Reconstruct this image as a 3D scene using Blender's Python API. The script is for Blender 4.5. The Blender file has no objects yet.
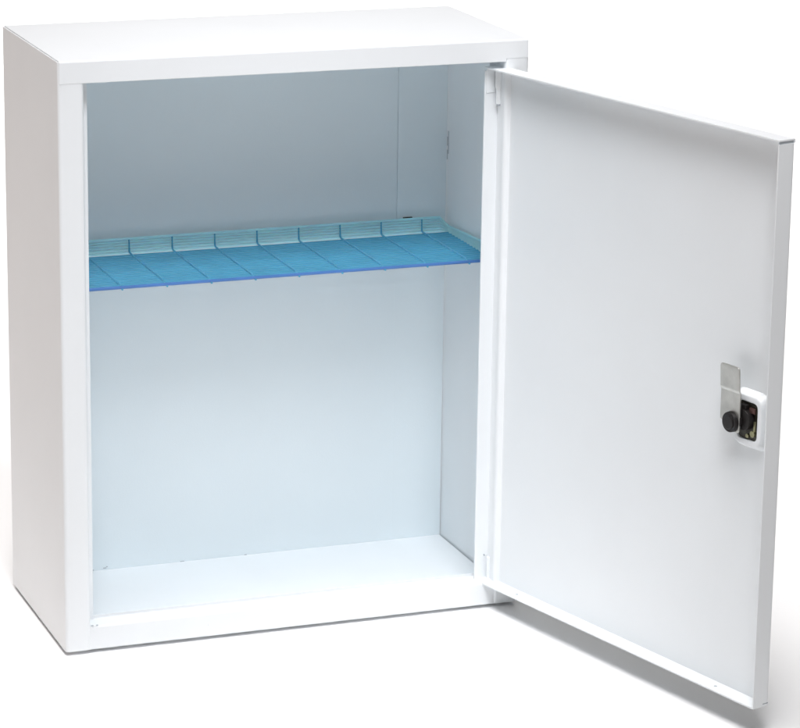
import bpy, bmesh, math, random
from mathutils import Vector, Matrix
random.seed(4)
sc = bpy.context.scene
C = sc.collection

# ---------------------------------------------------------------- camera
fwd = Vector((0.34112518, 0.90175862, -0.26545246))
rgt = Vector((0.93657901, -0.35017685, 0.01399758))
upv = Vector((0.08033286, 0.25339213, 0.96402233))
cam = bpy.data.cameras.new("camera"); camo = bpy.data.objects.new("camera", cam); C.objects.link(camo)
M = Matrix((rgt, upv, -fwd)).transposed().to_4x4(); M.translation = Vector((-0.57133, -2.22541, 0.86312))
camo.matrix_world = M
cam.sensor_fit = 'HORIZONTAL'; cam.sensor_width = 36; cam.lens = 3157.6/800*36
cam.clip_start = 0.05; cam.clip_end = 200
sc.camera = camo

# ---------------------------------------------------------------- light
w = bpy.data.worlds.new("World"); sc.world = w; w.use_nodes = True
bg = w.node_tree.nodes['Background']
bg.inputs[0].default_value = (1.0, 0.95, 0.91, 1); bg.inputs[1].default_value = 0.05

def area(name, loc, target, sx, sy, power, col):
    l = bpy.data.lights.new(name, 'AREA'); l.shape = 'RECTANGLE'; l.size = sx; l.size_y = sy
    l.energy = power; l.color = col
    o = bpy.data.objects.new(name, l); C.objects.link(o); o.location = loc
    o.rotation_euler = (Vector(target)-Vector(loc)).to_track_quat('-Z', 'Y').to_euler()
    return o
area("overhead_softbox", (-1.0, -0.9, 8.0), (0.1, 0.1, 0), 3.4, 3.4, 440, (1.02, 0.985, 0.975))
bl = area("backdrop_fill", (1.0, 3.3, 4.0), (1.2, 3.3, 0), 3.0, 2.4, 46, (1, 1, 1)); bl.data.spread = math.radians(50)  # added lamp, only there to whiten the far floor
fl_ = area("front_softbox", (0.02, -0.85, 1.42), (0.23, 0.06, 0.16), 0.6, 0.6, 1.65, (0.965, 0.97, 1.0))
fl_.data.spread = math.radians(46)
area("side_fill", (-1.6, 1.5, 0.9), (0.0, 0.08, 0.25), 0.8, 0.8, 6, (1.0, 0.68, 0.52))  # added warm fill that lifts the cabinet's left side
rl = area("floor_fill", (0.65, 1.3, 1.9), (0.65, 1.0, 0), 0.9, 0.9, 3.5, (0.97, 0.99, 1)); rl.data.spread = math.radians(75)  # added fill to whiten the floor around and behind the cabinet
sc.view_settings.view_transform = 'Standard'; sc.view_settings.look = 'None'
sc.view_settings.exposure = 0; sc.view_settings.gamma = 1
sc.cycles.max_bounces = 14; sc.cycles.diffuse_bounces = 8; sc.cycles.transparent_max_bounces = 16

# ---------------------------------------------------------------- materials
def mat(name, col, rough=.4, metal=0, spec=.5, bump=0, bscale=900, var=0, vscale=6, coat=0):
    m = bpy.data.materials.new(name); m.use_nodes = True; t = m.node_tree; b = t.nodes['Principled BSDF']
    b.inputs['Base Color'].default_value = (*col, 1); b.inputs['Roughness'].default_value = rough
    b.inputs['Metallic'].default_value = metal; b.inputs['Specular IOR Level'].default_value = spec
    b.inputs['Coat Weight'].default_value = coat
    tc = t.nodes.new('ShaderNodeTexCoord')
    if var:
        n = t.nodes.new('ShaderNodeTexNoise'); n.inputs['Scale'].default_value = vscale; n.inputs['Detail'].default_value = 5
        r = t.nodes.new('ShaderNodeMapRange'); r.inputs[1].default_value = .3; r.inputs[2].default_value = .7
        r.inputs[3].default_value = 1-var; r.inputs[4].default_value = 1
        mx = t.nodes.new('ShaderNodeMix'); mx.data_type = 'RGBA'; mx.blend_type = 'MULTIPLY'; mx.inputs[0].default_value = 1
        mx.inputs[6].default_value = (*col, 1)
        t.links.new(tc.outputs['Object'], n.inputs['Vector']); t.links.new(n.outputs['Fac'], r.inputs[0])
        t.links.new(r.outputs[0], mx.inputs[7]); t.links.new(mx.outputs[2], b.inputs['Base Color'])
    if bump:
        n2 = t.nodes.new('ShaderNodeTexNoise'); n2.inputs['Scale'].default_value = 7; n2.inputs['Detail'].default_value = 1
        b2 = t.nodes.new('ShaderNodeBump'); b2.inputs['Strength'].default_value = .5; b2.inputs['Distance'].default_value = .0012
        t.links.new(tc.outputs['Object'], n2.inputs['Vector']); t.links.new(n2.outputs['Fac'], b2.inputs['Height'])
        n = t.nodes.new('ShaderNodeTexNoise'); n.inputs['Scale'].default_value = bscale; n.inputs['Detail'].default_value = 2
        bp = t.nodes.new('ShaderNodeBump'); bp.inputs['Strength'].default_value = bump; bp.inputs['Distance'].default_value = .0002
        t.links.new(tc.outputs['Object'], n.inputs['Vector']); t.links.new(n.outputs['Fac'], bp.inputs['Height'])
        t.links.new(b2.outputs[0], bp.inputs['Normal']); t.links.new(bp.outputs[0], b.inputs['Normal'])
    return m
PAINT = mat('white_powder_paint', (.845, .87, .885), .42, bump=.25, var=.02, vscale=14)
INFLOOR = mat('inner_floor_lit_paint', (.86, .89, .905), .45, bump=.25, var=.03, vscale=14)  # same white paint, brightened for the light reaching the inner floor
INNER = mat('inner_cool_lit_paint', (.785, .860, .893), .45, bump=.25, var=.02, vscale=14)  # same white paint with the cool light of the inside tinted in
SEAM = mat('seam_grime', (.16, .16, .165), .7, var=.3, vscale=200)
FLOOR = mat('white_paper', (.97, .97, .97), .9, spec=.1, bump=.1, bscale=300)
STEEL = mat('zinc_steel', (.60, .60, .57), .33, metal=.75, bump=.5, bscale=350, var=.25, vscale=90)
BLACK = mat('black_plastic', (.012, .010, .010), .42, spec=.35, bump=.4, bscale=500)
IRON = mat('oiled_dark_steel', (.05, .045, .03), .4, metal=.4, var=.6, vscale=150)
BRASS = mat('yellow_zinc', (.30, .29, .17), .3, metal=.8, var=.3, vscale=200)
COPPER = mat('reddish_spring', (.13, .07, .06), .4, metal=.5, var=.3, vscale=200)

def coated(name, col):
    m = mat(name, col, .28, spec=.5, var=.12, vscale=40); b = m.node_tree.nodes['Principled BSDF']
    b.inputs['Subsurface Weight'].default_value = .35; b.inputs['Subsurface Radius'].default_value = (.2, .6, 1)
    b.inputs['Subsurface Scale'].default_value = .002
    return m
WIRE = coated('blue_coating', (.09, .37, .55))
WIRER = coated('light_teal_coating', (.46, .80, .88))
WIREF = coated('deep_blue_coating', (.09, .23, .56))
WIREX = coated('cross_wire_coating', (.10, .42, .64))

# ---------------------------------------------------------------- helpers
def link(name, bm, m, parent=None, bev=0, smooth=True, seg=2):
    me = bpy.data.meshes.new(name); bmesh.ops.recalc_face_normals(bm, faces=bm.faces); bm.to_mesh(me); bm.free()
    me.materials.append(m); o = bpy.data.objects.new(name, me); C.objects.link(o)
    if parent: o.parent = parent
    if bev:
        md = o.modifiers.new('bevel', 'BEVEL'); md.width = bev; md.segments = seg; md.limit_method = 'ANGLE'; md.angle_limit = math.radians(40)
        md.harden_normals = False
    if smooth:
        for p in me.polygons: p.use_smooth = True
        try:
            md = o.modifiers.new('wn', 'WEIGHTED_NORMAL'); md.keep_sharp = True
        except Exception: pass
        bm2 = bmesh.new(); bm2.from_mesh(me)
        for e in bm2.edges:
            if len(e.link_faces) == 2 and e.calc_face_angle(0) > math.radians(40): e.smooth = bool(bev)
        bm2.to_mesh(me); bm2.free()
    return o
def pieces(name, bms, m, parent):
    for b in bms: link(name, b, m, parent, smooth=False)
def nb(fn, *a):
    b = bmesh.new(); fn(b, *a); return b
ID = lambda x, y, z: Vector((x, y, z))
def box(bm, x0, x1, y0, y1, z0, z1, f=ID):
    v = [bm.verts.new(f(x, y, z)) for z in (z0, z1) for y in (y0, y1) for x in (x0, x1)]
    for q in ((0,1,3,2), (4,6,7,5), (0,4,5,1), (2,3,7,6), (0,2,6,4), (1,5,7,3)): bm.faces.new([v[i] for i in q])
def prism(bm, pts, a, b, f):      # 2D outline pts, extruded a..b; f(u,v,w)
    lo = [bm.verts.new(f(u, v, a)) for u, v in pts]; hi = [bm.verts.new(f(u, v, b)) for u, v in pts]
    n = len(pts); bm.faces.new(lo[::-1]); bm.faces.new(hi)
    for i in range(n): bm.faces.new((lo[i], lo[(i+1) % n], hi[(i+1) % n], hi[i]))
def fillet(pts, r, seg=5, closed=False):
    out = []; n = len(pts)
    for i, p in enumerate(pts):
        if not closed and i in (0, n-1): out.append(Vector(p)); continue
        a = Vector(pts[i-1])-Vector(p); b = Vector(pts[(i+1) % n])-Vector(p)
        rr = min(r, a.length*.45, b.length*.45); p = Vector(p)
        s, e = p+a.normalized()*rr, p+b.normalized()*rr
        for k in range(seg+1):
            t = k/seg; out.append((1-t)**2*s+2*t*(1-t)*p+t*t*e)
    return out
def sheet(bm, path, th, a, b, f, r=.0015):   # bent sheet metal: 2D path thickened to its left, extruded
    P = fillet(path, r); N = []
    for i in range(len(P)):
        d = (P[min(i+1, len(P)-1)]-P[max(i-1, 0)]).normalized(); N.append(Vector((-d.y, d.x)))
    Q = []
    for i, p in enumerate(P):
        d0 = (P[i]-P[i-1]).normalized() if i else None; d1 = (P[i+1]-P[i]).normalized() if i < len(P)-1 else None
        k = 1
        if d0 is not None and d1 is not None:
            c = max(.3, math.sqrt(max(0, (1+d0.dot(d1))/2))); k = 1/c
        Q.append(p+N[i]*th*k)
    prism(bm, [tuple(p) for p in P]+[tuple(q) for q in Q[::-1]], a, b, f)
def cyl(bm, c, axis, r, h, n=32, taper=1):
    axis = Vector(axis).normalized(); u = axis.orthogonal().normalized(); v = axis.cross(u); c = Vector(c)
    lo = [bm.verts.new(c+(u*math.cos(t)+v*math.sin(t))*r) for t in (2*math.pi*i/n for i in range(n))]
    hi = [bm.verts.new(c+axis*h+(u*math.cos(t)+v*math.sin(t))*r*taper) for t in (2*math.pi*i/n for i in range(n))]
    bm.faces.new(lo[::-1]); bm.faces.new(hi)
    for i in range(n): bm.faces.new((lo[i], lo[(i+1) % n], hi[(i+1) % n], hi[i]))
def blob(bm, c, r, s=(1, 1, 1)):
    g = bmesh.ops.create_icosphere(bm, subdivisions=2, radius=r)
    for v in g['verts']:
        v.co = Vector((v.co.x*s[0], v.co.y*s[1], v.co.z*s[2]))*(1+random.uniform(-.15, .15))+Vector(c)
def empty(name, label, cat, loc=(0, 0, 0)):
    o = bpy.data.objects.new(name, None); C.objects.link(o); o.location = loc
    o['label'] = label; o['category'] = cat; o.empty_display_size = .05
    return o

def inside(o, test, m=None):              # inner faces take a paint copy with the inside light in its colour
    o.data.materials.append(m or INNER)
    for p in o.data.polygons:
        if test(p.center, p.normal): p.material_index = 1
# ---------------------------------------------------------------- setting
bm = bmesh.new(); box(bm, -30, 30, -12, 40, -.05, -.003)
fl = link('floor', bm, FLOOR, smooth=False); fl['kind'] = 'structure'

# ---------------------------------------------------------------- cabinet
W, D, H = .3723, .1680, .46
S, LT, LB = .0178, .0170, .0190
T = .0011
cab = empty('medicine_cabinet', 'white painted steel medicine cabinet with its door swung wide open', 'cabinet')
XY = lambda u, v, w: Vector((u, v, w))
XYm = lambda u, v, w: Vector((W-u, v, w))
STOP = .0075                                   # door-stop flange beyond the stile
for f in (XY, XYm):
    bm = bmesh.new()
    # back -> outer side -> front stile -> return -> stop flange
    sheet(bm, [(0, D), (0, 0), (S, 0), (S, .0165), (S+STOP, .0165)], -T, .0004, H-.0006, f, .0022)
    sd = 1 if f is XY else -1
    o = link('side_panel', bm, PAINT, cab, bev=.0003)
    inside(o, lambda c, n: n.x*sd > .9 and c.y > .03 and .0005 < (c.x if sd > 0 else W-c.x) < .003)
# lid: folded front lip, its ends let in behind the rounded corner
bm = bmesh.new()
YZ = lambda u, v, w: Vector((w, u, v))
sheet(bm, [(D, H), (-.0014, H), (-.0014, H-LT), (-.0002, H-LT)], T, .0003, W-S-.0005, YZ, .0016)
sheet(bm, [(D, H), (-.0014, H), (-.0014, H-LT+.0026)], T, W-S-.0005, W-.0003, YZ, .0016)
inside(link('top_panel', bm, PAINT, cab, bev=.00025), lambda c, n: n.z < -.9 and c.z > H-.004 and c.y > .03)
# stop flange under the lid, hanging behind the lip
bm = bmesh.new(); box(bm, S+STOP+.0003, W-S-STOP-.0003, .0165, .0175, H-LT-.003, H-.0013)
link('top_stop', bm, PAINT, cab, bev=.0003)
# bottom: front lip, ledge, small stop, then down to the tray floor
bm = bmesh.new()
sheet(bm, [(D-.0005, 0), (-.0003, 0), (-.0003, LB), (.0166, LB), (.0166, LB+.0028), (.0178, LB+.0028), (.0185, .0049), (D-.0028, .0049)][0:5], -T, .0015, W-.0015, YZ, .0016)
box(bm, T+.0002, W-T-.0002, .0178, D-.0030, .0035, .0049)
inside(link('bottom_panel', bm, PAINT, cab, bev=.0003), lambda c, n: n.z > .9 and .0045 < c.z < .006, INFLOOR)
# back: two sheets lapped at a vertical seam
SX = .3280
bm = bmesh.new(); box(bm, T-.0004, SX, D-.0028, D-.0004, .0007, H-.0007)
box(bm, SX+.0003, W-T+.0004, D-.0031, D-.0005, .2835, H-.0007)
box(bm, SX-.0001, W-T+.0004, D-.0028, D-.0006, .0007, .2840)
box(bm, SX-.004, SX+.004, D-.0020, D-.0003, .0009, H-.0009)
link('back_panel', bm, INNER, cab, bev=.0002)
DARK0 = mat('gap_shade_and_tip', (.40, .43, .46), .7)  # grey stands in for shade in slots, gaps and holes; pin tip too
# slots for the shelf hooks, high in the back right corner, grey strips for the shade in them
for yy, za, zb in ((.1625, .333, .341), (.1605, .338, .357), (.1625, .3445, .352)):
    pieces('hook_slot', [nb(box, W-T-.0003, W-T+.0002, yy-.00022, yy+.00022, za, zb)], DARK0, cab)
# screw holes and weld beads on the lower lip, chips along the floor joint
pieces('weld_bead', [nb(blob, (S+dx, .0002, LB-.0005+dz), .0014, (1, .5, .8)) for dx, dz in ((.0009, .0), (.0042, .0010), (.0015, -.0034))]
    + [nb(blob, (.1138, -.0004, .0098), .0008, (1, .4, 1))], PAINT, cab)
CHIP = mat('chipped_paint', (.42, .45, .48), .7)
pieces('paint_chip', [nb(box, x, x+l, -.0009, -.0003, LB+z-.001, LB+z-.0003) for x, z, l in ((.019, .0016, .002), (.0232, .0016, .0016))], CHIP, cab)
for x, l, z in ((.052, .007, 0), (.062, .004, .0006), (.074, .0026, .0014), (.0765, .0012, .0024), (.14, .0035, 0), (.196, .002, 0)):
    pieces('paint_chip', [nb(box, x, x+l, D-.0034, D-.0027, .0048+z, .0053+z)], CHIP, cab)
for x in (.03, W-.03):  # unseen feet, added to lift the base for a contact shadow
    for y in (.03, D-.03):
        bm = bmesh.new(); cyl(bm, (x, y, -.003), (0, 0, 1), .009, .0031, taper=.9)
        link('added_foot', bm, BLACK, cab)

# ---------------------------------------------------------------- door
th = 1.8315155
dd = Vector((-math.cos(th), -math.sin(th), 0)); nn = Vector((-math.sin(th), math.cos(th), 0)); h0 = Vector((.3554961, .0148397, 0))
DL = lambda a, b, z: h0+dd*a+nn*b+Vector((0, 0, z))      # along, inward, up
DW, DT, Z0, Z1 = .3385, .01515, .018, .4376
door_m = T
bm = bmesh.new()
# side flanges + skin as one bent sheet (a,b) extruded in z
sheet(bm, [(0, DT), (0, 0), (DW, 0), (DW, DT)], T, Z0+.0004, Z1-.0030, DL, .0028)
# top flange laps over, seam below it at the free end
AZ = lambda u, v, w: DL(w, u, v)
sheet(bm, [(.0006, Z1-.012), (.0003, Z1), (DT, Z1)][0:1]*0+[(.0, Z1-.0029), (.0, Z1), (DT, Z1)], -T, .0001, DW-.0001, AZ, .0012)
sheet(bm, [(.0012, Z0), (DT, Z0)], T, .0012, DW-.0012, AZ)
door = link('door', bm, PAINT, cab, bev=.0004)
# grey strips painted for the shade in the folded joint
pieces('fold_gap', [nb(box, DW-.0012, DW-.0006, .0008, DT-.0006, Z1-.0031, Z1-.0010, DL),
    nb(box, DW-.0004, DW+.00015, .001, .006, Z0+.0022, Z0+.0029, DL)], DARK0, door)
# bent bracket in the top corner and hinge pins
bm = bmesh.new(); box(bm, .0012, .0019, .0015, DT-.0012, Z1-.0205, Z1-.0015, DL)
box(bm, .0019, .0100, .0011, .0016, Z1-.0205, Z1-.0015, DL)
link('hinge_bracket', bm, PAINT, door, bev=.0002)
for za, zb in ((.4085, .4365), ):
    bm = bmesh.new(); cyl(bm, DL(.0056, .0050, za), (0, 0, 1), .0020, zb-za); cyl(bm, DL(.0056, .0050, za+.0125), (0, 0, 1), .0028, .0150)
    link('hinge_pin', bm, PAINT, door)
pieces('pin_tip', [nb(cyl, DL(.0056, .0050, .4071), (0, 0, 1), .0016, .0015, 20)], DARK0, door)
bm = bmesh.new(); cyl(bm, DL(.0042, .0035, .0191), (0, 0, 1), .0017, .018)
link('hinge_pin', bm, PAINT, door)
pieces('screw_hole', [nb(cyl, DL(.0016, .0058, .0385), nn, .0008, .0008, 12), nb(cyl, DL(.0062, .0010, .0385), nn, .0010, .0008, 12)]
    + [nb(cyl, DL(a, .0085, Z0+T-.0001), (0, 0, 1), .0013, .0002, 16) for a in (.049, .2895)], DARK0, door)  # grey discs in place of shaded holes
pieces('slot', [nb(box, .0060, .0065, .0009, .0013, .0195, .0380, DL)], DARK0, door)  # grey strip painted for the shade of the slit

# lock: pressed white housing, dark lock body, zinc cam lever, black bolt knob
def rrect(a0, a1, z0, z1, r, k=5):
    return [tuple(p) for p in fillet([(a0, z0), (a1, z0), (a1, z1), (a0, z1)], r, k, True)]
AZB = lambda u, v, w: DL(u, w, v)
bm = bmesh.new()
outer0 = rrect(.2915, .3265, .2065, .2495, .009); outer1 = rrect(.2950, .3235, .2100, .2465, .0075)
inner1 = rrect(.2990, .3200, .2140, .2420, .0045); inner0 = rrect(.2995, .3195, .2145, .2415, .004)
rings = [(outer0, .0011), (outer0, .0016), (outer1, .0072), (inner1, .0074), (inner0, .0030)]
vs = [[bm.verts.new(AZB(u, v, b)) for u, v in ring] for ring, b in rings]
n = len(outer0)
for k in range(len(vs)-1):
    for i in range(n): bm.faces.new((vs[k][i], vs[k][(i+1) % n], vs[k+1][(i+1) % n], vs[k+1][i]))
bm.faces.new(vs[-1])
ho = link('lock_housing', bm, PAINT, door, bev=.0009, seg=3)
bm = bmesh.new(); prism(bm, rrect(.3000, .3192, .2148, .2412, .002), .0031, .0062, AZB)
link('lock_plate', bm, IRON, door, bev=.0003)
bm = bmesh.new(); cyl(bm, DL(.3085, .0062, .2290), nn, .0078, .0050); cyl(bm, DL(.3050, .0112, .2275), nn, .0045, .0022)
box(bm, .3035, .3105, .0062, .0100, .2330, .2400, DL)
link('lock_body', bm, BLACK, door, bev=.0004)
bm = bmesh.new(); box(bm, .3120, .3178, .0062, .0082, .2345, .2385, DL); link('lock_spring', bm, COPPER, door, bev=.0004)
bm = bmesh.new(); cyl(bm, DL(.3160, .0062, .2195), nn, .0024, .0018); box(bm, .3165, .3185, .0062, .0075, .2215, .2290, DL)
cyl(bm, DL(.3105, .0062, .2170), nn, .0016, .0016); link('lock_screw', bm, BRASS, door, bev=.0002)
# lever: flat bar, cranked slightly at mid height
bm = bmesh.new()
rows = [(.2190, .0085, .0122), (.2194, .0096, .0122), (.2204, .0103, .0122), (.2262, .0103, .0122), (.2350, .0103, .0122), (.2478, .0103, .0122), (.2490, .0103, .0126), (.2500, .0102, .0130),
        (.2512, .0102, .0132), (.2655, .0101, .0140), (.2666, .0099, .0140), (.2674, .0092, .0140), (.2679, .0080, .0140)]
R4 = [[bm.verts.new(DL(.2979+sa*hw, b+sb, z)) for sa, sb in ((-1 if z > .226 else -1+1.5*(.226-z)/.007, 0), (1, 0), (1, .0016), (-1 if z > .226 else -1+1.5*(.226-z)/.007, .0016))] for z, hw, b in rows]
for p, q in zip(R4, R4[1:]):
    for k in range(4): bm.faces.new((p[k], p[(k+1) % 4], q[(k+1) % 4], q[k]))
bm.faces.new(R4[0]); bm.faces.new(R4[-1])
link('cam_lever', bm, STEEL, door, bev=.0005)
bm = bmesh.new(); cyl(bm, DL(.3006, .0136, .2262), nn, .0077, .0032, taper=.96); cyl(bm, DL(.3006, .0168, .2262), nn, .0055, .0010, 24, .9)
link('knob', bm, BLACK, door, bev=.0005)

# ---------------------------------------------------------------- shelf: blue coated wires
sh = empty('wire_shelf', 'blue plastic coated wire shelf lying across the inside of the cabinet', 'shelf', (.186, .11, .272))
SZ, YF, YB = .2725, .0530, .1605
x0, x1 = .0018, W-.0018
def wire(name, pts, r, m, n=10):
    bm = bmesh.new(); P = [Vector(p) for p in pts]; rings = []
    for i, p in enumerate(P):
        d = (P[min(i+1, len(P)-1)]-P[max(i-1, 0)]).normalized(); u = d.cross(Vector((.13, .21, .97))).normalized(); v = d.cross(u)
        rings.append([bm.verts.new(p+(u*math.cos(t)+v*math.sin(t))*r) for t in (2*math.pi*k/n for k in range(n))])
    for a, b in zip(rings, rings[1:]):
        for k in range(n): bm.faces.new((a[k], a[(k+1) % n], b[(k+1) % n], b[k]))
    bm.faces.new(rings[0][::-1]); bm.faces.new(rings[-1])
    o = link(name, bm, m); o.data.transform(Matrix.Translation(-Vector(sh.location))); o.parent = sh
    return o
NW = 16
for k in range(1, NW):                                    # long wires, front to back
    y = YF+(YB-.0015-YF)*k/NW+random.uniform(-.0002, .0002)
    wire('long_wire', [(x0, y, SZ), (x1*.5, y, SZ-.0003), (x1, y, SZ)], .00115, WIRE)
wire('front_wire', [(x0, YF, SZ), (x1, YF, SZ)], .0013, WIREF, 14)
for j, (dz, r) in enumerate(((.0006, .0012), (.0030, .0011), (.0053, .0010), (.0075, .0010), (.0097, .0010), (.0120, .0012))):   # upstand at the back, turning along the right wall
    f = dz/.012
    if dz > .009: r *= 1.0
    wire('rim_wire', [(x0, YB, SZ+dz), (x1-.006, YB, SZ+dz), (x1, YB-.006, SZ+.0010+.004*f), (x1, .084, SZ+.0006+.008*f), (x1, YF+.003, SZ+.0005+.001*f)], r, WIRER)
k = 0
while True:
    x = .0253+.0359*k; k += 1
    if x > x1-.003: break
    wire('cross_wire', [(x, YF-.0012, SZ-.0013), (x, YF+.003, SZ-.0013), (x, YF+.009, SZ+.0008), (x, YF+.05, SZ+.0009), (x, YB-.004, SZ+.0009), (x, YB-.0014, SZ+.0022), (x, YB-.0004, SZ+.0118)], .0008, WIREX)
bm = bmesh.new(); box(bm, .3335, .3415, YB+.0028, YB+.0045, SZ+.0118, SZ+.0132)
link('shelf_clip', bm, IRON, cab, bev=.0002)
